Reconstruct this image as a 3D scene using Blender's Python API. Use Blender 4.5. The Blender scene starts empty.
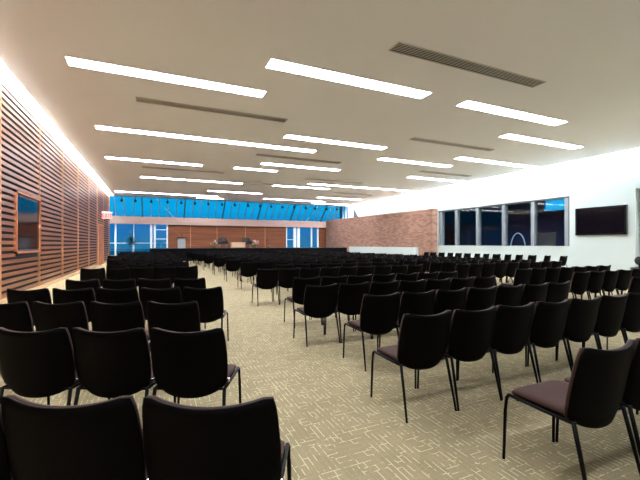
import bpy, math, random
from mathutils import Vector, Matrix
random.seed(7)
SC = bpy.context.scene
COL = SC.collection
PI = math.pi
F, CT, ST, HOR, CH = 369.0, 0.9121, 0.4099, 244.0, 1.34     # measured camera: focal px, yaw, horizon, height
ZC = 5.16                                                     # ceiling height
XL, XR = -3.1, 18.0
YB, YE, YF = -4.0, 33.0, 34.9                                 # rear wall, ceiling edge, far facade

# ---------------------------------------------------------------- materials
def mat(name, col, rough=0.6, metal=0.0, spec=0.5, emit=None, estr=1.0):
    m = bpy.data.materials.new(name); m.use_nodes = True
    b = m.node_tree.nodes['Principled BSDF']
    b.inputs['Base Color'].default_value = (*col, 1)
    b.inputs['Roughness'].default_value = rough
    b.inputs['Metallic'].default_value = metal
    b.inputs['Specular IOR Level'].default_value = spec
    if emit:
        b.inputs['Emission Color'].default_value = (*emit, 1)
        b.inputs['Emission Strength'].default_value = estr
    return m
class N:
    def __init__(s, m): s.t = m.node_tree; s.b = s.t.nodes['Principled BSDF']
    def n(s, typ, **kw):
        x = s.t.nodes.new(typ)
        for k, v in kw.items(): setattr(x, k, v)
        return x
    def l(s, a, b): s.t.links.new(a, b)
    def coords(s, scale=(1, 1, 1), rot=(0, 0, 0), loc=(0, 0, 0)):
        c = s.n('ShaderNodeTexCoord'); mp = s.n('ShaderNodeMapping')
        mp.inputs['Scale'].default_value = scale; mp.inputs['Rotation'].default_value = rot; mp.inputs['Location'].default_value = loc
        s.l(c.outputs['Object'], mp.inputs['Vector']); return mp.outputs['Vector']
    def ramp(s, fac, stops):
        r = s.n('ShaderNodeValToRGB'); e = r.color_ramp.elements
        while len(e) < len(stops): e.new(0.5)
        for k, (p, c) in enumerate(stops): e[k].position = p; e[k].color = (*c, 1)
        s.l(fac, r.inputs['Fac']); return r.outputs['Color']
    def noise(s, vec, scale, detail=3):
        x = s.n('ShaderNodeTexNoise'); x.inputs['Scale'].default_value = scale; x.inputs['Detail'].default_value = detail
        s.l(vec, x.inputs['Vector']); return x.outputs['Fac']
    def math(s, op, a, b=None):
        x = s.n('ShaderNodeMath', operation=op)
        for i, v in enumerate((a, b)):
            if v is None: continue
            if isinstance(v, (int, float)): x.inputs[i].default_value = v
            else: s.l(v, x.inputs[i])
        return x.outputs[0]
    def mix(s, fac, a, b):
        x = s.n('ShaderNodeMix', data_type='RGBA')
        for key, v in ((0, fac), (6, a), (7, b)):
            if isinstance(v, tuple): x.inputs[key].default_value = (*v, 1)
            elif isinstance(v, (int, float)): x.inputs[key].default_value = v
            else: s.l(v, x.inputs[key])
        return x.outputs[2]
    def bump(s, h, strength=0.2, dist=0.01):
        x = s.n('ShaderNodeBump'); x.inputs['Strength'].default_value = strength; x.inputs['Distance'].default_value = dist
        s.l(h, x.inputs['Height']); s.l(x.outputs['Normal'], s.b.inputs['Normal'])

def wood(name, dark, mid, light, stretch=(14, 0.35, 9), rough=0.5, piece=(1, 0.9, 6.667)):
    m = mat(name, mid, rough); g = N(m)
    v = g.coords(stretch); nz = g.noise(v, 1.4, 5)
    c1 = g.ramp(nz, [(0.3, dark), (0.5, mid), (0.72, light)])
    v2 = g.coords(piece); wn = g.n('ShaderNodeTexVoronoi'); wn.inputs['Scale'].default_value = 1.0; g.l(v2, wn.inputs['Vector'])
    sep = g.n('ShaderNodeSeparateColor'); g.l(wn.outputs['Color'], sep.inputs[0])
    fac = g.math('MULTIPLY', sep.outputs[0], 0.55)
    g.l(g.mix(fac, c1, dark), g.b.inputs['Base Color'])
    g.bump(nz, 0.1)
    return m
M = {}
def plaster(name, col, rough=0.8):
    m = mat(name, col, rough); g = N(m); v = g.coords()
    nz = g.noise(v, 0.6, 3)
    g.l(g.mix(nz, tuple(c * 0.97 for c in col), tuple(min(1, c * 1.02) for c in col)), g.b.inputs['Base Color'])
    n2 = g.noise(v, 60, 2); g.bump(n2, 0.03, 0.002); return m
M['ceiling'] = plaster('ceiling_paint', (0.92, 0.92, 0.97))
M['white'] = plaster('white_wall_paint', (0.45, 0.52, 0.505))
M['grey_wall'] = plaster('grey_wall_paint', (0.5, 0.52, 0.52))
M['slat'] = wood('slat_wood', (0.11, 0.033, 0.014), (0.245, 0.088, 0.038), (0.39, 0.155, 0.072), rough=0.36)
M['batten'] = wood('batten_wood', (0.36, 0.17, 0.07), (0.50, 0.25, 0.11), (0.6, 0.33, 0.16), (9, 9, 0.5))
M['base'] = wood('baseboard_wood', (0.40, 0.26, 0.14), (0.5, 0.34, 0.19), (0.55, 0.4, 0.24))
M['panel'] = wood('stage_wall_wood', (0.13, 0.035, 0.010), (0.21, 0.060, 0.018), (0.30, 0.11, 0.038), (0.35, 9, 10), rough=0.75, piece=(0.35, 1, 1.6))
M['door'] = wood('door_wood', (0.28, 0.08, 0.03), (0.38, 0.12, 0.045), (0.45, 0.16, 0.06), (8, 8, 0.6))
M['beam'] = wood('beam_wood', (0.44, 0.29, 0.24), (0.52, 0.36, 0.30), (0.58, 0.41, 0.34), (0.3, 9, 8), piece=(.3, 1, 1))
M['darkback'] = mat('black_backing', (0.004, 0.003, 0.003), 0.9)
M['black'] = mat('black_metal', (0.002, 0.0018, 0.002), 0.5, 0.0, spec=0.1)
M['skirt'] = mat('black_stage_cloth', (0.004, 0.004, 0.005), 0.95, spec=0.1)
M['shell'] = mat('black_chair_shell', (0.0008, 0.0004, 0.0005), 0.6, spec=0.06)
M['chrome'] = mat('chrome', (0.8, 0.8, 0.8), 0.15, 1.0)
M['frame'] = mat('window_aluminium', (0.22, 0.25, 0.27), 0.45, 0.3)
M['whitepost'] = mat('white_post_paint', (0.78, 0.84, 0.88), 0.5)
M['darkframe'] = mat('dark_grey_frame', (0.07, 0.075, 0.08), 0.5, 0.2)
M['screen'] = mat('screen_glass', (0.002, 0.002, 0.005), 0.08, spec=0.25)
M['steel'] = mat('grey_steel', (0.30, 0.31, 0.33), 0.4, 0.5)
M['lit'] = mat('light_diffuser', (0.9, 0.9, 0.9), 0.6, emit=(0.97, 0.98, 1.06), estr=14.5)
M['cove_r'] = mat('cool_cove_lamp', (0.9, 0.9, 0.9), 0.6, emit=(0.93, 1.0, 1.03), estr=20)
M['cove_l'] = mat('warm_cove_lamp', (0.9, 0.9, 0.9), 0.6, emit=(1.0, 0.92, 0.86), estr=48)
M['tan'] = mat('tan_veneer', (0.62, 0.42, 0.26), 0.5)
M['leaf'] = mat('leaf_green', (0.03, 0.09, 0.025), 0.6)
M['leafy'] = mat('pale_green_leaf', (0.25, 0.3, 0.08), 0.6)
M['red'] = mat('red_petals', (0.35, 0.02, 0.05), 0.7)
M['pink'] = mat('pale_petals', (0.7, 0.5, 0.52), 0.7)
M['pot'] = mat('clay_pot', (0.12, 0.08, 0.06), 0.7)
M['leather'] = mat('dark_leather', (0.004, 0.004, 0.006), 0.5)
M['sign_face'] = mat('exit_sign_face', (0.55, 0.25, 0.25), 0.5, emit=(1.0, 0.42, 0.42), estr=0.2)
M['sign_red'] = mat('exit_letters', (0.6, 0.02, 0.02), 0.5, emit=(0.9, 0.03, 0.03), estr=0.25)
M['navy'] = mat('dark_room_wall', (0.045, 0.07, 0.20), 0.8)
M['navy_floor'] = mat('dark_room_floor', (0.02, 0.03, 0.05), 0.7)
M['ground'] = mat('terrace_ground', (0.05, 0.10, 0.12), 0.8)
# brown seat fabric
m = M['fabric'] = mat('brown_seat_fabric', (0.115, 0.062, 0.055), 0.8, spec=0.15); g = N(m)
v = g.coords(); nz = g.noise(v, 220, 2)
g.l(g.mix(nz, (0.030, 0.014, 0.011), (0.055, 0.026, 0.020)), g.b.inputs['Base Color']); g.bump(nz, 0.15, 0.001)
g.b.inputs['Sheen Weight'].default_value = 0.06; g.b.inputs['Sheen Roughness'].default_value = 0.4
# brick
m = M['brick'] = mat('brown_brick', (0.2, 0.1, 0.07), 0.85); g = N(m)
c = g.n('ShaderNodeTexCoord'); sp = g.n('ShaderNodeSeparateXYZ'); g.l(c.outputs['Object'], sp.inputs[0])
cb = g.n('ShaderNodeCombineXYZ'); g.l(g.math('ADD', sp.outputs[1], sp.outputs[0]), cb.inputs[0]); g.l(sp.outputs[2], cb.inputs[1])
bt = g.n('ShaderNodeTexBrick'); g.l(cb.outputs[0], bt.inputs['Vector'])
bt.inputs['Scale'].default_value = 1.0; bt.inputs['Brick Width'].default_value = 0.30; bt.inputs['Row Height'].default_value = 0.10
bt.inputs['Mortar Size'].default_value = 0.008; bt.inputs['Color1'].default_value = (0.20, 0.095, 0.065, 1)
bt.inputs['Color2'].default_value = (0.34, 0.19, 0.13, 1); bt.inputs['Mortar'].default_value = (0.17, 0.11, 0.09, 1)
g.l(bt.outputs['Color'], g.b.inputs['Base Color']); g.bump(bt.outputs['Fac'], -0.3, 0.01)
# carpet
m = M['carpet'] = mat('olive_carpet', (0.3, 0.26, 0.15), 0.95, spec=0.1); g = N(m)
def lines(rot, bw, rh, mort, off):
    vv = g.coords((1, 1, 1), (0, 0, rot), off)
    wob = g.n('ShaderNodeTexNoise'); wob.inputs['Scale'].default_value = 1.5; wob.inputs['Detail'].default_value = 1; g.l(vv, wob.inputs['Vector'])
    b = g.n('ShaderNodeTexBrick'); g.l(vv, b.inputs['Vector']); b.offset = 0.37; b.offset_frequency = 3; b.squash = 1.3; b.squash_frequency = 2
    b.inputs['Scale'].default_value = 1; b.inputs['Brick Width'].default_value = bw; b.inputs['Row Height'].default_value = rh
    b.inputs['Mortar Size'].default_value = mort; b.inputs['Mortar Smooth'].default_value = 0.1
    return b.outputs['Fac']
l1 = lines(PI/2, 0.16, 0.040, 0.0024, (0, 0, 0)); l2 = lines(0, 0.10, 0.052, 0.0022, (.03, .02, 0))
ck = g.n('ShaderNodeTexVoronoi', distance='CHEBYCHEV'); ck.inputs['Scale'].default_value = 7.5; ck.inputs['Randomness'].default_value = 0.6
g.l(g.coords(), ck.inputs['Vector']); cs = g.n('ShaderNodeSeparateColor'); g.l(ck.outputs['Color'], cs.inputs[0])
msk = g.math('GREATER_THAN', cs.outputs[0], 0.27); inv = g.math('SUBTRACT', 1.0, msk)
ln = g.math('ADD', g.math('MULTIPLY', l1, msk), g.math('MULTIPLY', l2, inv))
brk = g.math('GREATER_THAN', g.noise(g.coords(), 11, 2), 0.50)
ln = g.math('MULTIPLY', ln, g.math('ADD', g.math('MULTIPLY', brk, 0.85), 0.15))
nz = g.noise(g.coords(), 90, 3)
basec = g.mix(nz, (0.180, 0.148, 0.088), (0.308, 0.260, 0.156))
tone = g.mix(cs.outputs[1], (0.93, 0.93, 0.93), (1.06, 1.06, 1.06))
mul = g.n('ShaderNodeMix', data_type='RGBA', blend_type='MULTIPLY'); mul.inputs[0].default_value = 1
g.l(basec, mul.inputs[6]); g.l(tone, mul.inputs[7])
g.l(g.mix(ln, mul.outputs[2], (0.52, 0.49, 0.31)), g.b.inputs['Base Color']); g.bump(nz, 0.25, 0.003)
# window glass: clear with a fresnel reflection
def glass(name, tint):
    m = bpy.data.materials.new(name); m.use_nodes = True; t = m.node_tree; t.nodes.clear()
    o = t.nodes.new('ShaderNodeOutputMaterial'); tr = t.nodes.new('ShaderNodeBsdfTransparent'); gl = t.nodes.new('ShaderNodeBsdfGlossy')
    mx = t.nodes.new('ShaderNodeMixShader'); lw = t.nodes.new('ShaderNodeLayerWeight'); lw.inputs['Blend'].default_value = .5
    pw = t.nodes.new('ShaderNodeMath'); pw.operation = 'POWER'; pw.inputs[1].default_value = 5; t.links.new(lw.outputs['Facing'], pw.inputs[0])
    fr = t.nodes.new('ShaderNodeMath'); fr.operation = 'MULTIPLY_ADD'; fr.inputs[1].default_value = .9; fr.inputs[2].default_value = .02; t.links.new(pw.outputs[0], fr.inputs[0])
    tr.inputs['Color'].default_value = (*tint, 1); gl.inputs['Roughness'].default_value = 0.02
    t.links.new(fr.outputs[0], mx.inputs[0]); t.links.new(tr.outputs[0], mx.inputs[1]); t.links.new(gl.outputs[0], mx.inputs[2]); t.links.new(mx.outputs[0], o.inputs['Surface'])
    return m
M['glass'] = glass('window_glass', (0.85, 0.92, 0.95))

# ---------------------------------------------------------------- mesh builder
class MB:
    def __init__(s): s.v = []; s.f = []; s.mi = []; s.mats = []; s.smooth = []
    def m(s, k):
        if k not in s.mats: s.mats.append(k)
        return s.mats.index(k)
    def add(s, vs, fs, k, smooth=False):
        o = len(s.v); s.v += [tuple(p) for p in vs]; i = s.m(k)
        for f in fs: s.f.append(tuple(o + a for a in f)); s.mi.append(i); s.smooth.append(smooth)
    def box(s, a, b, k):
        (x0, y0, z0), (x1, y1, z1) = a, b
        x0, x1 = min(x0, x1), max(x0, x1); y0, y1 = min(y0, y1), max(y0, y1); z0, z1 = min(z0, z1), max(z0, z1)
        vs = [(x0,y0,z0),(x1,y0,z0),(x1,y1,z0),(x0,y1,z0),(x0,y0,z1),(x1,y0,z1),(x1,y1,z1),(x0,y1,z1)]
        s.add(vs, [(0,3,2,1),(4,5,6,7),(0,1,5,4),(1,2,6,5),(2,3,7,6),(3,0,4,7)], k)
    def prism(s, pts, z0, z1, k):     # convex footprint, counter-clockwise
        n = len(pts); vs = [(x, y, z0) for x, y in pts] + [(x, y, z1) for x, y in pts]
        s.add(vs, [tuple(range(n))[::-1], tuple(range(n, 2*n))] + [(i, (i+1) % n, n+(i+1) % n, n+i) for i in range(n)], k)
    def tube(s, path, r, k, seg=8, caps=True):
        P = [Vector(p) for p in path]; rs = r if isinstance(r, (list, tuple)) else [r] * len(P); vs = []
        up = Vector((0, 0, 1))
        for i, p in enumerate(P):
            d = (P[min(i+1, len(P)-1)] - P[max(i-1, 0)]).normalized()
            a = d.cross(up)
            if a.length < 0.05: a = d.cross(Vector((1, 0, 0)))
            a.normalize(); b = d.cross(a)
            for j in range(seg):
                t = 2*PI*j/seg; vs.append(p + (a*math.cos(t) + b*math.sin(t)) * rs[i])
        fs = [(i*seg+j, i*seg+(j+1) % seg, (i+1)*seg+(j+1) % seg, (i+1)*seg+j) for i in range(len(P)-1) for j in range(seg)]
        if caps: fs += [tuple(range(seg))[::-1], tuple((len(P)-1)*seg + j for j in range(seg))]
        s.add(vs, fs, k, True)
    def lathe(s, prof, c, k, seg=20):
        vs = [(c[0]+r*math.cos(2*PI*j/seg), c[1]+r*math.sin(2*PI*j/seg), c[2]+z) for r, z in prof for j in range(seg)]
        fs = [(i*seg+j, i*seg+(j+1) % seg, (i+1)*seg+(j+1) % seg, (i+1)*seg+j) for i in range(len(prof)-1) for j in range(seg)]
        s.add(vs, fs, k, True)
    def ball(s, c, r, k, seg=10, rings=6, sq=(1, 1, 1)):
        vs = []
        for i in range(rings+1):
            a = PI*i/rings
            for j in range(seg):
                t = 2*PI*j/seg; vs.append((c[0]+sq[0]*r*math.sin(a)*math.cos(t), c[1]+sq[1]*r*math.sin(a)*math.sin(t), c[2]+sq[2]*r*math.cos(a)))
        s.add(vs, [(i*seg+j, (i+1)*seg+j, (i+1)*seg+(j+1) % seg, i*seg+(j+1) % seg) for i in range(rings) for j in range(seg)], k, True)
    def mesh(s, name):
        me = bpy.data.meshes.new(name); me.from_pydata(s.v, [], s.f)
        for k in s.mats: me.materials.append(M[k])
        me.polygons.foreach_set('material_index', s.mi); me.polygons.foreach_set('use_smooth', s.smooth); me.update(); return me
    def build(s, name, parent=None, loc=None):
        o = bpy.data.objects.new(name, s.mesh(name)); COL.objects.link(o)
        if parent: o.parent = parent
        if loc: o.location = loc
        return o
def tag(o, label=None, cat=None, group=None, kind=None):
    for k, v in (('label', label), ('category', cat), ('group', group), ('kind', kind)):
        if v: o[k] = v
    return o
def struct(name, mb, label=None): return tag(mb.build(name), label, None, None, 'structure')
def empty(name, loc, rz=0, **kw):
    o = bpy.data.objects.new(name, None); COL.objects.link(o); o.location = loc; o.rotation_euler = (0, 0, rz); o.empty_display_size = .1
    return tag(o, **kw)
def B(name, a, b, k, parent=None, kind=None):
    mb = MB(); mb.box(a, b, k); o = mb.build(name, parent)
    if kind: o['kind'] = kind
    return o
ORD = 'first second third fourth fifth sixth seventh eighth ninth tenth eleventh twelfth thirteenth fourteenth fifteenth sixteenth seventeenth eighteenth nineteenth twentieth twenty-first twenty-second twenty-third twenty-fourth twenty-fifth'.split()
def pj(X, Y, z):
    w = X*ST + Y*CT; return 320 + F*(X*CT - Y*ST)/w, HOR - F*(z-CH)/w, w
def x_at(u, Y):        # X of a point seen in column u at depth Y
    k = (u-320)/F; return (k*Y*CT + Y*ST) / (CT - k*ST)
def y_at(u, X=XR):     # Y of a point seen in column u in the plane of constant X
    w = F*X/(CT*(u-154.2)); return (w - X*ST)/CT

# ---------------------------------------------------------------- setting
mb = MB(); mb.box((XL-1.6, YB, -0.2), (XR+8, YF+.3, 0), 'carpet'); struct('floor', mb)
mb = MB(); mb.box((XL+.20, YB, ZC), (XR-.45, YE, ZC+.12), 'ceiling')
mb.box((XL-.2, YB, ZC+.42), (XR+.3, YE, ZC+.5), 'ceiling'); mb.box((XL, YE-.06, ZC-.0), (XL+.20, YE, ZC+.42), 'ceiling'); mb.box((XR-.45, YE-.06, ZC), (XR, YE, ZC+.42), 'ceiling')
struct('ceiling', mb)
mb = MB(); mb.box((XL-.2, YB-.2, 0), (XR+1.5, YB, ZC+.5), 'white'); struct('wall_rear', mb)
# left wall: white upper band, dark backing, slats, battens
YLE = 32.1
TVY0, TVY1, TVZ0, TVZ1 = 11.30, 13.42, 1.10, 2.66
mb = MB(); mb.box((XL-.2, YB, 4.92), (XL, YLE, ZC+.42), 'white'); mb.box((XL-.25, YB, 0), (XL-.045, YLE, 4.92), 'darkback')
wl = struct('wall_left', mb)
DY0, DY1, DZ = 26.0, 28.6, 2.62
mb = MB(); z = 0.13; pitch = 0.15
while z + .09 < 4.95:
    segs = [(YB, YLE)]
    for (a, b, z0, z1) in ((TVY0, TVY1, TVZ0, TVZ1), (DY0, DY1, 0, DZ)):
        if z + .1 > z0 and z < z1:
            segs = [q for (s0, s1) in segs for q in (((s0, a), (b, s1)) if s0 < a < s1 else ((s0, s1),))]
    for s0, s1 in segs: mb.box((XL-.022, s0, z), (XL, s1, z+.085), 'slat')
    z += pitch
o = mb.build('slat_cladding', wl)
bY = 13.4 - 3.06*5; first = None
while bY < YLE:
    if not (DY0-.1 < bY < DY1-.1): B('batten', (XL-.05, bY-.024, .1), (XL+.008, bY+.024, 4.93), 'batten', wl)
    bY += 3.06
mb = MB(); mb.box((XL-.05, YB, 0), (XL+.03, DY0, .11), 'base'); mb.box((XL-.05, DY1, 0), (XL+.03, YLE, .11), 'base'); struct('baseboard_left', mb)
B('trim_1', (XL-.25, YLE, 0), (XL+.02, YLE+.12, ZC), 'darkframe', kind='structure')
# door
mb = MB(); mb.box((XL-.04, DY0+.08, 0), (XL-.01, DY1-.08, DZ-.08), 'door'); d = struct('door_1', mb)
mb = MB()
for a, b in (((XL-.06, DY0, 0), (XL+.02, DY0+.08, DZ)), ((XL-.06, DY1-.08, 0), (XL+.02, DY1, DZ)), ((XL-.06, DY0, DZ-.08), (XL+.02, DY1, DZ))): mb.box(a, b, 'batten')
mb.build('door_frame', d)
mb = MB(); mb.tube([(XL-.01, 27.15, 1.0), (XL+.05, 27.15, 1.0), (XL+.05, 27.15, 1.3), (XL-.01, 27.15, 1.3)], .014, 'chrome'); mb.build('door_handle', d)
# right wall with window band
WY0, WY1, WZ0, WZ1 = y_at(569.5), y_at(438.5), 1.20, 3.62
mb = MB(); T = .3
mb.box((XR, YB, WZ1), (XR+T, YE, ZC+.42), 'white')
mb.box((XR, 8.5, 0), (XR+T, WY0, WZ1), 'white'); mb.box((XR, WY0, 0), (XR+T, WY1, WZ0), 'white'); mb.box((XR, WY1, 0), (XR+T, YF, WZ1), 'white')
struct('wall_right', mb)
mb = MB(); mb.box((XR+1.1, YB, 0), (XR+1.3, 9.6, WZ1+.2), 'grey_wall'); mb.box((XR+.3, 9.4, 0), (XR+1.3, 9.6, WZ1+.2), 'grey_wall'); mb.box((XR+.3, YB, WZ1), (XR+1.3, 9.6, WZ1+.2), 'grey_wall'); mb.box((XR, YB-.2, 0), (XR+1.3, YB, WZ1+.2), 'grey_wall')
struct('wall_alcove', mb)
w1 = struct('window_1', (lambda q: (q.box((XR+.14, WY0, WZ0), (XR+.16, WY1, WZ1), 'glass'), q)[1])(MB()))
mb = MB()
mb.box((XR+.02, WY0, WZ1-.08), (XR+.26, WY1, WZ1), 'darkframe'); mb.box((XR-.03, WY0, WZ0), (XR+.26, WY1, WZ0+.04), 'white')
mb.box((XR+.02, WY0, WZ0), (XR+.26, WY0+.1, WZ1), 'darkframe'); mb.build('window_frame', w1)
for u in (566.5, 532.5, 503.3, 477.2, 456, 441): 
    yy = y_at(u); B('mullion', (XR+.0, yy-.09, WZ0+.04), (XR+.26, yy+.09, WZ1-.08), 'frame', w1)
# the dark room beyond the window band
mb = MB(); X2 = 23.5
mb.box((X2, 9.7, 0), (X2+.2, 13.2, 5.0), 'navy'); mb.box((X2, 16.2, 0), (X2+.2, 26, 5), 'navy'); mb.box((X2, 13.2, 0), (X2+.2, 16.2, 3.5), 'navy'); mb.box((X2, 13.2, 4.5), (X2+.2, 16.2, 5), 'navy')
mb.box((XR+T, 26, 0), (X2+.2, 26.2, 5), 'navy'); mb.box((XR+T, 9.65, 0), (X2+.2, 9.85, 5), 'navy'); struct('wall_adjoining_room', mb)
mb = MB(); mb.box((XR+T, 9.65, 5), (X2+.2, 26.2, 5.2), 'navy'); struct('ceiling_adjoining_room', mb)
# brick wall and white low wall
mb = MB(); mb.prism([(17.55, 20.1), (17.99, 20.1), (17.99, 34.6), (16.25, 34.6)], 0, 3.78, 'brick'); struct('wall_brick', mb)
mb = MB(); mb.prism([(17.20, 21.4), (17.42, 21.4), (16.75, 30.2), (16.53, 30.2)], 0, 1.10, 'white'); struct('wall_low', mb)
# far facade: storefront glass, wood wall, beam
XW0 = x_at(166.5, YF); XW1 = x_at(286, YF); XW2 = x_at(318, YF)
mb = MB(); mb.box((XW0, YF, 0), (XW1, YF+.15, 3.05), 'panel'); mb.box((XW2, YF, 0), (16.9, YF+.15, 3.05), 'panel'); wf = struct('wall_far', mb)
mb = MB()
for u in (190.5, 217, 245.3, 265): mb.box((x_at(u, YF)-.025, YF-.012, 0), (x_at(u, YF)+.025, YF, 3.03), 'batten')
for zz in (1.5, 1.97, 2.42, 2.8): mb.box((XW0, YF-.008, zz), (XW1, YF, zz+.035), 'slat')
mb.build('panel_joints', wf)
mb = MB(); mb.box((-4.6, YF-.3, 3.02), (16.7, YF+.15, 3.66), 'beam'); struct('trim_2', mb)
mb = MB(); mb.box((-4.6, YF-.25, 0), (XW0, YF+.12, .42), 'white'); struct('trim_3', mb)
def storefront(name, xa, xb, posts, rails):
    q = MB(); q.box((xa, YF+.04, .0), (xb, YF+.06, 3.02), 'glass'); w = struct(name, q)
    for u, wd in posts:
        x = x_at(u, YF); B('post', (x-wd/2, YF-.04, .42 if name == 'window_2' else 0), (x+wd/2, YF+.12, 3.02), 'whitepost', w)
    q = MB()
    for x0, x1, z0 in rails: q.box((x0, YF-.02, z0), (x1, YF+.03, z0+.05), 'whitepost')
    q.build('window_rail', w)
storefront('window_2', -4.6, XW0, ((115.5, .13), (133.8, .07), (151.2, .17), (154.8, .17), (167.2, .12)), ((-4.6, x_at(151, YF), 1.40), (x_at(155, YF), XW0, 2.55), (x_at(155, YF), XW0, 1.75)))
storefront('window_3', XW1, XW2, ((286.5, .10), (294.8, .28), (298.5, .28), (311.5, .14), (317.8, .16)), ((XW1, x_at(295, YF), 1.75),))
# sloping skylight
YS, ZS = YF-.15, 3.66
q = MB(); nx0, nx1 = -4.6, 17.9
q.add([(nx0, YE, ZC+.05), (nx1, YE, ZC+.05), (nx1, YS, ZS), (nx0, YS, ZS)], [(0, 1, 2, 3)], 'glass')
q.add([(nx0, YE+.02, ZC+.07), (nx1, YE+.02, ZC+.07), (nx1, YS+.02, ZS+.02), (nx0, YS+.02, ZS+.02)], [(3, 2, 1, 0)], 'glass')
wk = struct('window_4', q)
x = -4.2; i = 0
while x < 17.2:
    dk = i % 5 == 0
    q = MB(); h = .05 if dk else .032; dp = .18 if dk else .12
    vs = [(x+sx*h, yy, zz+dz) for sx in (-1, 1) for (yy, zz) in ((YE, ZC+.03), (YS, ZS)) for dz in (0, -dp)]
    q.add(vs, [(0, 1, 3, 2), (4, 6, 7, 5), (0, 2, 6, 4), (1, 5, 7, 3), (0, 4, 5, 1), (2, 3, 7, 6)], 'darkframe' if dk else 'steel')
    q.build('rafter', wk); x += .66; i += 1
# glazed gable at the right end of the skylight and small clerestory beside it
q = MB(); q.box((XR+.1, YE, 3.6), (XR+.12, YF, ZC+.3), 'glass'); wg = struct('window_5', q)
for yy, k in ((33.0, 'whitepost'), (33.62, 'whitepost'), (34.25, 'whitepost'), (34.8, 'darkframe')): B('post', (XR, yy, 3.6), (XR+.2, yy+.12, ZC+.3), k, wg)
q = MB(); q.add([(XR-.01, 30.9, 3.8), (XR-.01, 31.9, 3.8), (XR-.01, 31.9, 4.92)], [(0, 1, 2)], 'darkframe')
q.add([(XR-.04, 30.9, 3.8), (XR-.04, 31.9, 3.8), (XR-.04, 31.9, 4.92)], [(2, 1, 0)], 'darkframe'); struct('trim_4', q)
# outside: ground, railing
q = MB(); q.box((-60, YF+.3, -.4), (60, 120, -.2), 'ground'); struct('terrain', q)
rl = empty('terrace_railing', (0, YF+3, -.2), label='pale metal railing on the terrace outside the far left glass', cat='railing')
q = MB(); q.tube([(-9, 0, 1.62), (3, 0, 1.62)], .035, 'whitepost'); q.tube([(-9, 0, .95), (3, 0, .95)], .015, 'whitepost'); q.build('handrail', rl)
for k in range(6):
    q = MB(); q.tube([(-9+2.4*k, 0, 0), (-9+2.4*k, 0, 1.62)], .025, 'whitepost'); q.build('railing_post', rl)
for ua, ub in ((157, 178), (318, 303)):
    q = MB(); q.tube([(x_at(ua, 35.8), 35.8, 5.35), (x_at(ub, 35.8), 35.8, 3.3)], .05, 'whitepost', 8); q.build('bracing_rod', wk)
# cove lamps (recessed above the ceiling plane)
q = MB(); q.box((XL+.03, YB+.1, ZC+.30), (XL+.2, YE-.2, ZC+.34), 'cove_l'); tag(q.build('cove_lamp'), 'warm continuous cove light washing the slatted wood wall', 'light')
q = MB(); q.box((XR-.36, YB+.1, ZC+.30), (XR-.12, YE-.2, ZC+.34), 'cove_r'); tag(q.build('cove_lamp'), 'white continuous cove light washing the wall above the brick and windows', 'light')

# ---------------------------------------------------------------- ceiling lights and vents
LT = [(2.2, 6.38, 7.54, 'long'), (7.6, 11.76, 7.54, ''), (-1.65, 2.55, 9.17, ''), (11.2, 15.35, 9.17, ''), (4.23, 8.4, 12.4, ''), (12.25, 17.5, 12.4, ''),
      (-1.73, 6.04, 13.98, ''), (9.2, 13.3, 13.95, ''), (4.65, 8.75, 17.05, ''), (13.2, 17.3, 17.05, ''), (-1.95, 2.12, 18.7, ''), (3.66, 5.86, 18.6, ''),
      (8.9, 17.1, 21.6, ''), (-.7, 5.08, 23.3, ''), (7.05, 11.1, 23.15, ''), (3.5, 7.45, 27.4, ''), (12.2, 16.2, 27.6, ''), (-2.6, 4.66, 30.45, ''), (8.4, 14.05, 30.25, ''),
      (3.2, 5.35, 31.8, ''), (13.5, 17.4, 31.7, '')]
LBL = ['ceiling light, nearest one, left of the big ventilation grille', 'ceiling light just beyond the big ventilation grille', 'ceiling light nearest the slatted wall, topmost on the left',
       'short-looking ceiling light nearest the wall screen', 'ceiling light in the middle, directly beyond the nearest light', 'ceiling light whose end meets the bright wall above the windows',
       'extra long ceiling light, second from the camera on the left', 'ceiling light in line beyond the second grille on the right', 'ceiling light just beyond the long middle ventilation slot',
       'ceiling light beside the glowing wall, above the brick wall end', 'ceiling light third from the camera along the slatted wall', 'shortest ceiling light, in the middle of the ceiling',
       'long ceiling light running into the glowing wall above the brick', 'ceiling light fourth from the camera along the slatted wall', 'ceiling light in the middle, fifth row of lights from the camera',
       'ceiling light over the stage lectern side, second row from skylight', 'ceiling light second row from skylight, towards the brick wall', 'long ceiling light by the skylight, starting at the slatted wall corner',
       'long ceiling light by the skylight, above the stage armchairs', 'short ceiling light touching the skylight edge above the stage', 'ceiling light touching the skylight edge near the brick wall']
for (x0, x1, y, _), lb in zip(LT, LBL):
    e = empty('ceiling_light', ((x0+x1)/2, y, ZC), label='white linear ' + lb, cat='ceiling light', group='linear ceiling lights')
    L = (x1-x0)/2; W = .205
    B('diffuser', (-L, -W, -.006), (L, W, 0), 'lit', e)
    q = MB(); t = .02
    for a, b in (((-L-t, -W-t, -.01), (L+t, -W, 0)), ((-L-t, W, -.01), (L+t, W+t, 0)), ((-L-t, -W, -.01), (-L, W, 0)), ((L, -W, -.01), (L+t, W, 0))): q.box(a, b, 'ceiling')
    q.build('frame', e)
for x0, x1, y, lb in ((-1.2, 2.9, 4.35, 'left'), (-1.6, 2.6, -.4, 'rear left'), (9, 13.2, 2.75, 'far right'), (9, 13.2, -.4, 'rear right')):   # unseen, behind / above the camera; added at the row spacing for near illumination
    e = empty('ceiling_light', ((x0+x1)/2, y, ZC), label='unseen white linear ceiling light added overhead for near illumination, ' + lb, cat='ceiling light', group='linear ceiling lights')
    B('diffuser', (-(x1-x0)/2, -.205, -.006), ((x1-x0)/2, .205, 0), 'lit', e)
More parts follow.
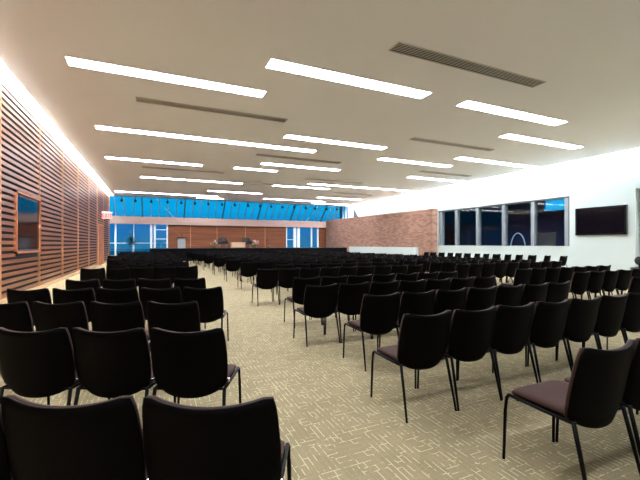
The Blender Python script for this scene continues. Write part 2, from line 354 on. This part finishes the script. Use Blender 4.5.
VT = [(4.22, 8.38, 5.90, .15, 'nearest and largest-looking ventilation grille with dark louvres'), (-.42, 3.7, 10.83, .13, 'ventilation slot beyond the topmost left ceiling light'),
      (8.5, 12.5, 10.8, .12, 'ventilation slot on the right, beyond the two nearest lights'), (3.98, 7.95, 15.45, .13, 'ventilation slot in the middle of the ceiling'),
      (12.75, 16.1, 15.45, .15, 'pale ventilation slot close to the glowing wall'), (-.53, 3.4, 20.2, .12, 'thin ventilation slot third from the camera near the slatted wall'),
      (8.07, 11.85, 20.0, .13, 'thin ventilation slot beside the long light towards the brick wall'), (3.5, 7.05, 22.8, .16, 'thin ventilation slot left of centre, far down the ceiling'),
      (12.2, 15.4, 24.5, .18, 'thin far ventilation slot above the brick wall')]
M['vent'] = mat('vent_metal', (0.62, 0.58, 0.54), 0.5, 0.2)
for x0, x1, y, W, lb in VT:
    e = empty('ceiling_vent', ((x0+x1)/2, y, ZC), label=lb, cat='vent', group='linear ceiling vents'); L = (x1-x0)/2
    B('backing', (-L, -W, -.004), (L, W, 0), 'darkback', e)
    q = MB()
    for a, b in (((-L-.02, -W-.02, -.022), (L+.02, -W, 0)), ((-L-.02, W, -.022), (L+.02, W+.02, 0)), ((-L-.02, -W, -.022), (-L, W, 0)), ((L, -W, -.022), (L+.02, W, 0))): q.box(a, b, 'vent')
    q.build('frame', e)
    q = MB()
    for j in range(5):
        yy = -W + 2*W*(j+1)/6; q.box((-L, yy-W*.05, -.012), (L, yy+W*.05, -.005), 'vent')
    q.build('louvre', e)
# spotlights along the ceiling edge
US = (121.7, 135.4, 151.4, 167.5, 181.3, 195, 208.3, 221.9, 234.8, 248.1, 259.8, 271.1, 282.3, 294, 305.5, 315, 326.4, 337)
sp0 = None
for k, u in enumerate(US):
    Y = YE + .15; X = x_at(u, Y)
    lab = f'small black spotlight at the skylight edge, {ORD[k]} from the slatted wall'
    if sp0 is None:
        q = MB(); q.tube([(0, -.1, 5.12), (0, 0, 5.0)], .02, 'black', 6); q.tube([(0, 0, 5.0), (0, 0, 4.86)], .022, 'black', 6)
        q.tube([(0, .14, 4.90), (0, .05, 4.86), (0, -.13, 4.76)], [.06, .085, .095], 'black', 10); me = q.mesh('spotlight')
        sp0 = me
    o = bpy.data.objects.new('spotlight', sp0); COL.objects.link(o); o.location = (X, Y, 0); tag(o, lab, 'spotlight', 'black spotlights along the skylight')
q = MB(); q.box((x_at(110, YE+.08), YE+.03, 5.11), (17.4, YE+.09, 5.16), 'steel'); struct('trim_5', q)

# ---------------------------------------------------------------- wall screens, exit sign
sc = empty('wall_monitor', (XL, (TVY0+TVY1)/2, 1.1), label='dark glossy screen recessed in the slatted wood wall', cat='screen')
q = MB(); hy = (TVY1-TVY0)/2; hz = TVZ1-TVZ0
for a, b in (((-.06, -hy, 0), (.03, -hy+.06, hz)), ((-.06, hy-.03, 0), (.03, hy, hz)), ((-.06, -hy, 0), (.03, hy, .05)), ((-.06, -hy, hz-.05), (.03, hy, hz))): q.box(a, b, 'door')
q.build('wooden_frame', sc)
q = MB(); q.box((-.06, -hy+.06, .05), (-.03, hy-.03, hz-.05), 'darkframe'); q.build('bezel', sc)
q = MB(); q.box((-.03, -hy+.12, .11), (-.012, hy-.04, hz-.11), 'screen'); q.build('screen', sc)
ya, yb = y_at(628), y_at(577)
tv = empty('wall_television', (XR, (ya+yb)/2, 1.74), label='wide black television mounted on the white wall right of the windows', cat='television')
hy = (yb-ya)/2
B('housing', (-.10, -hy, 0), (0, hy, 1.24), 'darkframe', tv)
B('screen', (-.106, -hy+.07, .07), (-.10, hy-.07, 1.17), 'screen', tv)
q = MB(); q.box((-.125, -hy, 0), (-.10, -hy+.07, 1.24), 'black'); q.box((-.125, hy-.07, 0), (-.10, hy, 1.24), 'black'); q.box((-.125, -hy, 0), (-.10, hy, .07), 'black'); q.box((-.125, -hy, 1.17), (-.10, hy, 1.24), 'black'); q.build('bezel', tv)
ex = empty('exit_sign', (XL+.30, 27.6, 2.98), label='lit red and white exit sign above the door in the slatted wall', cat='sign')
B('sign_box', (-.29, -.04, 0), (.29, .04, .38), 'sign_face', ex); B('mounting_cap', (-.30, -.05, .38), (.34, .05, .47), 'whitepost', ex)
q = MB()
def strk(x0, z0, x1, z1): q.box((x0, -.046, z0), (x1, -.04, z1), 'sign_red')
def diag(x0, z0, x1, z1, t=.022):
    q.add([(x0-t, -.046, z0), (x0+t, -.046, z0), (x1+t, -.046, z1), (x1-t, -.046, z1)], [(0, 1, 2, 3)], 'sign_red')
strk(-.27, .08, -.23, .33)
for zz in (.08, .185, .29): strk(-.27, zz, -.15, zz+.04)
diag(-.105, .08, .0, .33); diag(.0, .08, -.105, .33)
strk(.05, .08, .09, .33); strk(.13, .29, .27, .33); strk(.18, .08, .22, .33); q.build('lettering', ex)

# ---------------------------------------------------------------- stage and what stands on it
SZ = 1.0; SY = 30.6
sx0, sx1 = -.3, 16.5
st = empty('stage', (0, SY, 0), label='long raised stage with a black skirt in front of the far wood wall', cat='stage')
q = MB(); q.prism([(sx0, .03), (16.5, .03), (16.1, 3.95), (sx0, 3.95)], .9, SZ, 'darkframe'); q.build('platform', st)
q = MB(); n = 220; vs = []
for i in range(n+1):
    xx = sx0 + (sx1-sx0)*i/n; dy = .02*math.sin(i*1.7)
    vs += [(xx, dy, 0.0), (xx, dy*.3, SZ+.005)]
q.add(vs, [(2*i, 2*i+2, 2*i+3, 2*i+1) for i in range(n)], 'skirt', True); q.box((sx0, .03, 0), (sx1, .06, SZ), 'skirt'); q.box((sx0, .03, 0), (sx0+.03, 3.9, SZ), 'skirt'); q.build('stage_skirt', st)
def armchair(u, lab):
    Y = 32.6; e = empty('stage_armchair', (x_at(u, Y), Y, SZ+.006), PI, label=lab, cat='armchair', group='dark armchairs on the stage')
    q = MB(); q.box((-.30, -.28, .30), (.30, .30, .46), 'leather'); q.build('seat', e)
    q = MB(); vs = []
    for i in range(9):
        s = -1+i/4
        for z in (.35, .6, .8, .90 - .05*s*s*s*s):
            vs += [(s*.33, -.30+.08*s*s-.12*(z-.35), z), (s*.33, -.38+.08*s*s-.12*(z-.35), z)]
    fs = []
    for i in range(8):
        for j in range(3):
            a = i*8+j*2; b = a+8; fs += [(a, b, b+2, a+2), (a+1, a+3, b+3, b+1)]
        fs += [(i*8+6, i*8+14, i*8+15, i*8+7), (i*8, i*8+1, i*8+9, i*8+8)]
    fs += [(j*2, j*2+2, j*2+3, j*2+1) for j in range(3)] + [(64+j*2, 64+j*2+1, 64+j*2+3, 64+j*2+2) for j in range(3)]
    q.add(vs, fs, 'leather', True); q.build('backrest', e)
    for s in (-1, 1):
        B('armrest', (s*.30, -.3, .30), (s*.38, .28, .62), 'leather', e)
        for yy in (-.26, .24):
            q = MB(); q.tube([(s*.3, yy, 0), (s*.28, yy, .31)], .02, 'steel', 6); q.build('leg', e)
armchair(223, 'dark armchair on the stage, left of the tan table'); armchair(247, 'dark armchair on the stage, right of the tan table')
Y = 31.9; xt = x_at(238, Y); e = empty('stage_table', (xt, Y, SZ+.006), label='low tan table on the stage between the two dark armchairs', cat='table')
B('tabletop', (-.62, -.28, .44), (.62, .28, .49), 'tan', e); B('front_panel', (-.58, -.24, .04), (.58, -.21, .44), 'tan', e)
for s in (-1, 1): B('side_panel', (s*.58, -.24, 0), (s*.55, .24, .44), 'tan', e)
def flowers(u, lab, cols, tall):
    Y = 31.6; e = empty('flower_arrangement', (x_at(u, Y), Y, SZ+.006), label=lab, cat='flowers', group='flower arrangements on the stage')
    q = MB(); q.lathe([(.001, 0), (.12, 0), (.10, .12), (.14, .28), (.12, .28)], (0, 0, 0), 'pot', 14); q.build('vase', e)
    q = MB(); r2 = MB()
    for k in range(26):
        a = random.random()*2*PI; rr = random.uniform(.04, .34); z = .35 + tall*random.uniform(0, .5)*(1-rr)
        p = (rr*math.cos(a), rr*math.sin(a), z); q.tube([(0, 0, .2), p], .006, 'leaf', 4)
        r2.ball(p, random.uniform(.035, .07), cols[k % len(cols)], 7, 5)
    for k in range(16):
        a = random.random()*2*PI; d = Vector((math.cos(a), math.sin(a), 0)); sd = Vector((-d.y, d.x, 0))*.035; b0 = Vector((0, 0, .25))
        m1 = b0 + d*.18 + Vector((0, 0, .22)); t1 = b0 + d*.36 + Vector((0, 0, .12*random.random()))
        q.add([b0-sd*.4, b0+sd*.4, m1+sd, t1, m1-sd], [(0, 1, 2, 3, 4)], 'leafy')
    q.build('stems', e); r2.build('blossoms', e)
flowers(214, 'dark red flowers with pale tips at the left of the stage armchairs', ['red', 'leafy', 'red', 'pink'], .8)
flowers(255.5, 'red and white flowers at the right of the stage armchairs', ['red', 'pink', 'pink', 'red'], .7)
Y = 31.8; e = empty('lectern', (x_at(181.5, Y), Y, SZ+.006), label='grey lectern with a dark top and microphone on the left of the stage', cat='lectern')
q = MB(); q.add([(-.29, -.2, 0), (.29, -.2, 0), (.29, .22, 0), (-.29, .22, 0), (-.29, -.2, .80), (.29, -.2, .80), (.29, .22, .74), (-.29, .22, .74)], [(0, 3, 2, 1), (4, 5, 6, 7), (0, 1, 5, 4), (1, 2, 6, 5), (2, 3, 7, 6), (3, 0, 4, 7)], 'steel'); q.build('body', e)
q = MB(); q.add([(-.36, -.26, .80), (.36, -.26, .80), (.36, .26, .74), (-.36, .26, .74), (-.36, -.26, .86), (.36, -.26, .86), (.36, .26, .80), (-.36, .26, .80)], [(0, 3, 2, 1), (4, 5, 6, 7), (0, 1, 5, 4), (1, 2, 6, 5), (2, 3, 7, 6), (3, 0, 4, 7)], 'black'); q.build('reading_top', e)
q = MB(); q.tube([(.05, -.1, .84), (.05, -.05, 1.0), (.02, .05, 1.12)], .012, 'black', 6); q.ball((.02, .06, 1.13), .035, 'black'); q.build('microphone', e)
Y = 31.5; e = empty('potted_plant', (x_at(268.5, Y), Y, SZ+.006), label='small dark-leaved plant standing alone on the right of the stage', cat='plant')
q = MB(); q.lathe([(.001, 0), (.09, 0), (.12, .2), (.1, .2)], (0, 0, 0), 'pot', 12); q.build('pot', e)
def leaves(q, n, zb, zt, R, L, kk):
    for k in range(n):
        a = random.random()*2*PI; z = random.uniform(zb, zt); d = Vector((math.cos(a), math.sin(a), random.uniform(-.2, .9))).normalized(); sd = d.cross(Vector((0, 0, 1))).normalized()*L*.22
        b0 = Vector((0, 0, z)) + d*R*random.random(); q.add([b0, b0+d*L*.5+sd, b0+d*L+Vector((0, 0, -.04)), b0+d*L*.5-sd], [(0, 1, 2, 3)], kk)
q = MB(); q.tube([(0, 0, .15), (.01, 0, .7)], .015, 'pot', 6); leaves(q, 40, .38, .72, .12, .16, 'red'); leaves(q, 20, .38, .72, .12, .16, 'leaf'); q.build('foliage', e)
Y = 34.0; e = empty('potted_tree', (x_at(131, Y), Y, 0), label='thin dark indoor tree in a pot before the far left glass', cat='plant')
q = MB(); q.lathe([(.001, 0), (.2, 0), (.26, .45), (.22, .45)], (0, 0, 0), 'pot', 14); q.build('pot', e)
q = MB(); q.tube([(0, 0, .4), (.04, 0, 1.3), (-.02, 0, 2.5)], [.035, .025, .01], 'pot', 6); q.build('trunk', e)
q = MB(); leaves(q, 110, 1.15, 1.75, .3, .3, 'leaf'); leaves(q, 26, 1.7, 2.5, .08, .22, 'leaf'); q.build('foliage', e)

# ---------------------------------------------------------------- conference chair
def hw(t): 
    P = [(0, .205), (.05, .228), (.14, .240), (.35, .248), (.6, .248), (.85, .241), (.95, .235), (1, .228)]
    for (a, x), (b, y) in zip(P, P[1:]):
        if t <= b: return x + (y-x)*(t-a)/(b-a)
    return P[-1][1]
def bp(s, t, off, sc=1.0):
    W = hw(t)*sc; z = .345 + .455*t; z += (1-t)**2*.050*abs(s)**2.6 + t**3*(.030*abs(s)**2.2 - .012) - (.012*max(0, abs(s)-.9)*10*t**8)
    if sc < 1: z = .58 + (z-.58)*(1-(1-sc)*.6)
    lean = .05*max(0, t-.2) + .03*t*t - .03*max(0, .25-t)*2
    return (s*W, -.208 - lean + .048*s*s + off, z)
def back_sheet(q, o0, o1, k, ns, nt, sc=1.0):
    idx = {}; vs = []
    for L, (off, s2) in enumerate(((o0, .985*sc), ((o0+o1)/2, sc), (o1, .985*sc))):
        for i in range(ns+1):
            for j in range(nt+1):
                if L == 1 and 0 < i < ns and 0 < j < nt: continue
                idx[L, i, j] = len(vs); vs.append(bp(-1+2*i/ns, j/nt, off, s2))
    fs = []
    for i in range(ns):
        for j in range(nt):
            fs.append((idx[0, i, j], idx[0, i+1, j], idx[0, i+1, j+1], idx[0, i, j+1])); fs.append((idx[2, i, j], idx[2, i, j+1], idx[2, i+1, j+1], idx[2, i+1, j]))
    for L in (0, 1):
        for i in range(ns):
            for j, fl in ((0, 0), (nt, 1)):
                f = (idx[L, i, j], idx[L+1, i, j], idx[L+1, i+1, j], idx[L, i+1, j]); fs.append(f if not fl else f[::-1])
        for j in range(nt):
            for i, fl in ((0, 1), (ns, 0)):
                f = (idx[L, i, j], idx[L+1, i, j], idx[L+1, i, j+1], idx[L, i, j+1]); fs.append(f if not fl else f[::-1])
    q.add(vs, fs, k, True)
def seat_pad(q, k, z0, z1, n=10, grow=0.0):
    # superelliptic seat, front edge rolled down, tapering to the rear
    vs = []; fs = []; ring = 4*n
    def outline(sc):
        out = []
        for i in range(ring):
            a = 2*PI*i/ring; c, s = math.cos(a), math.sin(a); e = .34
            x = math.copysign(abs(c)**e, c); y = math.copysign(abs(s)**e, s)
            out.append((x*(.226+grow)*sc*(1-.07*(1-y)/2), y*(.205+grow)*sc + .034, y))
        return out
    lv = [(.93, z0), (1.0, z0+.3*(z1-z0)), (1.0, z0+.75*(z1-z0)), (.96, z1-.003), (.80, z1), (.4, z1-.006)]
    for sc, z in lv:
        for x, y, yy in outline(sc):
            vs.append((x, y, z - .022*max(0, (y-.12)/.12)**2*(1 if sc > .5 else 0) - .012*(1-yy)/2))
    for L in range(len(lv)-1):
        for i in range(ring): fs.append((L*ring+i, L*ring+(i+1) % ring, (L+1)*ring+(i+1) % ring, (L+1)*ring+i))
    fs.append(tuple((len(lv)-1)*ring+i for i in range(ring))); fs.append(tuple(range(ring))[::-1])
    q.add(vs, fs, k, True)
def leg_front(q, s, seg=8):
    q.tube([(s*.238, .245, 0), (s*.232, .238, .30), (s*.229, .232, .385), (s*.227, .215, .407)], [.0085, .0105, .011, .011], 'black', seg)
def leg_rear(q, s, seg=8):
    q.tube([(s*.240, -.262, 0), (s*.231, -.205, .25), (s*.226, -.168, .405)], [.0085, .0115, .012], 'black', seg)
def frame(q, seg=8):
    for s in (-1, 1): q.tube([(s*.227, .218, .407), (s*.226, .0, .400), (s*.226, -.165, .400)], .0105, 'black', seg)
    q.tube([(-.226, .16, .396), (.226, .16, .396)], .008, 'black', 6); q.tube([(-.226, -.16, .396), (.226, -.16, .396)], .008, 'black', 6)
def parts(ns, nt, seg, n):
    P = []
    q = MB(); back_sheet(q, 0, .014, 'shell', ns, nt); P.append(('backrest', q))
    q = MB(); back_sheet(q, .0142, .034, 'fabric', ns, nt, .985); P.append(('back_cushion', q))
    q = MB(); seat_pad(q, 'fabric', .415, .452, n); P.append(('seat', q))
    q = MB(); frame(q, seg); seat_pad(q, 'shell', .402, .4145, n, -.004); P.append(('seat_frame', q))
    for s in (-1, 1):
        q = MB(); leg_front(q, s, seg); P.append(('leg', q)); q = MB(); leg_rear(q, s, seg); P.append(('leg', q))
    q = MB()
    q.box((.229, -.12, .425), (.243, -.09, .445), 'chrome'); P.append(('linking_clip', q))
    return P
hi = [(n, q.mesh('chair_' + n)) for n, q in parts(14, 12, 8, 8)]
def merge(P):
    q = MB()
    for _, p in P:
        for kname in p.mats:
            i = p.mats.index(kname)
            fs = [f for f, m_ in zip(p.f, p.mi) if m_ == i]; q.add(p.v, fs, kname, True) if fs else None
    return q
mid_q = merge([x for x in parts(8, 6, 5, 4)]); mid = mid_q.mesh('chair_far')
proto = empty('conference_chair', (0, 0, 0))
for n, me in hi:
    o = bpy.data.objects.new(n, me); COL.objects.link(o); o.parent = proto
proto_parts = list(proto.children)
placed = []      # (x, y, rz, block, row, k)
def row(xa, ya, al, n, pitch, block, r, start_right=False, jit=.006):
    """chairs from the aisle end outward. (xa,ya): aisle-side corner of the row at back-top; al: angle of the row against the room."""
    sgn = -1 if start_right else 1
    for k in range(n):
        d = (k+.5)*pitch*sgn
        ca, sa = math.cos(al), math.sin(al)       # row axis (ca,-sa) to the right
        x = xa + d*ca; y = ya - d*sa
        fx, fy = sa, ca                             # facing
        j = random.uniform(-jit, jit)
        placed.append([x + fx*(.255+j), y + fy*(.255+j), -al + random.uniform(-.01, .01), block, r, k])
def deg(a): return math.radians(a)
# left block (rows end at the aisle on their right)
LR = [(.385, 1.19, 25, 3, .50), (.40, 2.35, 25, 3, .50), (.38, 3.57, 24, 4, .53), (.79, 4.70, 19, 5, .515), (.755, 6.06, 16, 4, .525)]
Yr = [9.55, 10.95, 12.2, 13.4, 14.7, 16.0, 17.2, 18.5, 19.7, 21.0, 22.3, 23.5, 24.8, 26.1, 27.4, 28.6]
for r, (x, y, a, n, p) in enumerate(LR): row(x, y, deg(a), n, p, 'left', r, True)
for i, y in enumerate(Yr):
    xr = (1.0, .86)[i % 2]
    if i == 0: n = 5
    else:
        ul = 111 if y < 20.3 else 121
        xl = x_at(ul, y); n = max(3, int(round((xr-xl)/.5)))
    row(xr, y, 0, n, .5, 'left', 5+i, True)
# middle block
for r in range(5): row((1.98, 1.72, 2.02, 1.80, 2.03)[r], 1.13+1.095*r + (.03 if r else 0), 0, 7, .50, 'middle', r)
YM = [7.78, 9.4, 10.95, 12.2, 13.4, 14.92, 16.3, 17.8, 19.3, 20.7, 22.1, 23.5, 24.9, 26.3, 27.7, 29.0]
for i, y in enumerate(YM):
    x0 = (2.02 if i == 0 else (2.35 - .035*max(0, i-6))) if i % 2 == 0 else 2.95 - .06*max(0, i-5)
    row(x0, y, 0, 9 if i % 2 == 0 else 8, .5, 'middle', 5+i)
# right block
for r in range(2, 5): row((7.2, 7.4, 7.1)[4-r], 1.13+1.095*r + .03, 0, 7, .5, 'right', r-2)
YR = [7.6, 8.75, 9.9, 11.2, 12.6, 14.0, 15.4, 16.8, 18.2, 19.6, 21.2, 22.8, 24.4, 26.0, 27.6, 29.0]
for i, y in enumerate(YR): row(7.5 + .1*(i % 2), y, 0, 9 if i < 3 else 10, .5, 'right', 3+i)
# single column of chairs along the window wall
WC = [565, 548.5, 534, 520.5, 509, 498, 487, 478, 468.5, 459.5, 451, 442.5, 434, 427]
for k, u in enumerate(WC): placed.append([16.95, y_at(u, 16.95) + .25, random.uniform(-.25, .12), 'wall', k, 0])
seen = []
for p in placed:
    c = [pj(p[0], p[1], z) for z in (0.0, .8)]
    if c[0][2] > .7 and any(-30 < u < 690 and v < 620 for u, v, _ in c): seen.append((c[0][2], p))
seen.sort(key=lambda t: t[0])
GR = {'left': 'chairs in the left block', 'middle': 'chairs in the middle block', 'right': 'chairs in the block past the second aisle', 'wall': 'chairs along the window wall'}
def label(p):
    b, r, k = p[3], p[4], p[5]
    if b == 'wall': return f'black chair standing by the window wall, {ORD[r]} in line counted from the television'
    side = {'left': 'block beside the slatted wall', 'middle': 'block between the two aisles', 'right': 'block nearest the windows'}[b]
    return f'black chair, {side}, {ORD[r]} row from camera, {ORD[k]} from left end' if b != 'left' else f'black chair, {side}, {ORD[r]} row from camera, {ORD[k]} from aisle'
first = True; ind = 0; rest = []
for w, p in seen:
    if ind < 300:
        ind += 1
        if w < 13.5:
            if first: o = proto; first = False
            else:
                o = proto.copy(); COL.objects.link(o)
                for ch in proto_parts:
                    c = ch.copy(); COL.objects.link(c); c.parent = o
        else:
            o = bpy.data.objects.new('conference_chair', mid); COL.objects.link(o)
        o.location = (p[0], p[1], 0); o.rotation_euler = (0, 0, p[2]); tag(o, label(p), 'chair', GR[p[3]])
    else: rest.append(p)
if rest:
    q = MB(); lo = merge([x for x in parts(4, 4, 4, 2)][:8])
    for p in rest:
        Mx = Matrix.Translation((p[0], p[1], 0)) @ Matrix.Rotation(p[2], 4, 'Z')
        vs = [Mx @ Vector(v) for v in lo.v]; base = len(q.v); q.v += [tuple(v) for v in vs]
        for f, mi, in zip(lo.f, lo.mi): q.f.append(tuple(base+a for a in f)); q.mi.append(q.m(lo.mats[mi])); q.smooth.append(True)
    tag(q.build('conference_chairs'), 'furthest rows of black conference chairs packed in front of the stage', 'chairs', kind='stuff')
print('chairs', len(seen), 'individual', ind, 'rest', len(rest))
# swivel chair at the right picture edge
X, Y = 14.9, 7.6
X = 15.6; Y = y_at(638.5, X)
e = empty('swivel_chair', (X, Y, 0), deg(-60), label='black swivel chair with a rounded back at the right edge by the wall', cat='chair')
q = MB(); q.ball((0, 0, .48), .25, 'leather', 16, 8, (1, 1, .22)); q.build('seat', e)
q = MB(); q.ball((0, -.23, .76), .14, 'leather', 14, 8, (.95, .35, 1.1)); q.tube([(0, -.1, .45), (0, -.26, .52), (0, -.27, .7)], .025, 'black'); q.build('backrest', e)
q = MB(); q.tube([(0, 0, .08), (0, 0, .45)], .03, 'black'); q.build('column', e)
for k in range(5):
    a = 2*PI*k/5; q = MB(); q.tube([(0, 0, .12), (.28*math.cos(a), .28*math.sin(a), .06)], [.025, .015], 'black'); q.ball((.28*math.cos(a), .28*math.sin(a), .03), .03, 'black'); q.build('leg', e)
# furniture glimpsed in the dark room behind the windows
X = 20.2; Y = y_at(518.5, X); e = empty('arched_floor_lamp', (X, Y, 0), label='pale arched lamp glowing blue behind the third window pane', cat='lamp')
M['arch'] = mat('pale_arch', (0.4, 0.5, 0.6), 0.4, emit=(0.2, 0.45, 0.8), estr=.12)
q = MB(); q.tube([(-.05, .5*math.cos(a)*1, 1.0 + 1.0*math.sin(a)) for a in [PI*i/14 for i in range(15)]], .035, 'arch'); q.build('arch', e)
q = MB(); q.box((-.2, -.55, 0), (.2, .55, 1.0), 'darkframe'); q.build('base', e)
X = 21; Y = y_at(545, X); e = empty('display_stand', (X, Y, 0), label='grey display stand behind the pane nearest the television', cat='stand')
B('panel', (-.05, -.7, 1.0), (.05, .7, 2.0), 'darkframe', e); B('post', (-.08, .45, 0), (.08, .65, 2.05), 'grey_wall', e)

# ---------------------------------------------------------------- world: dusk sky
w = bpy.data.worlds.new('dusk'); SC.world = w; w.use_nodes = True; t = w.node_tree
bg = t.nodes['Background']; tc = t.nodes.new('ShaderNodeTexCoord'); sp = t.nodes.new('ShaderNodeSeparateXYZ'); rp = t.nodes.new('ShaderNodeValToRGB')
t.links.new(tc.outputs['Generated'], sp.inputs[0]); t.links.new(sp.outputs[2], rp.inputs['Fac']); t.links.new(rp.outputs['Color'], bg.inputs['Color'])
e = rp.color_ramp.elements; e[0].position = 0.0; e[0].color = (.012, .16, .33, 1); e[1].position = .35; e[1].color = (.0, .32, .68, 1)
k = e.new(.045); k.color = (.004, .14, .42, 1); k = e.new(.085); k.color = (.0, .35, .68, 1)
bg.inputs['Strength'].default_value = 0.5

# ---------------------------------------------------------------- camera and view
cd = bpy.data.cameras.new('camera'); cam = bpy.data.objects.new('camera', cd); COL.objects.link(cam)
cd.sensor_width = 36; cd.lens = F/640*36; cd.shift_y = 4/640; cd.clip_start = .05; cd.clip_end = 500
cam.location = (0, 0, CH); cam.rotation_euler = (PI/2, 0, -math.atan2(ST, CT)); SC.camera = cam
vs_ = SC.view_settings; SC.display_settings.display_device = 'sRGB'
vs_.view_transform = 'Standard'; vs_.look = 'None'; vs_.gamma = 1; vs_.use_curve_mapping = False; vs_.exposure = 1.41
SC.cycles.max_bounces = 6; SC.cycles.diffuse_bounces = 4; SC.cycles.transparent_max_bounces = 8; SC.cycles.use_denoising = True
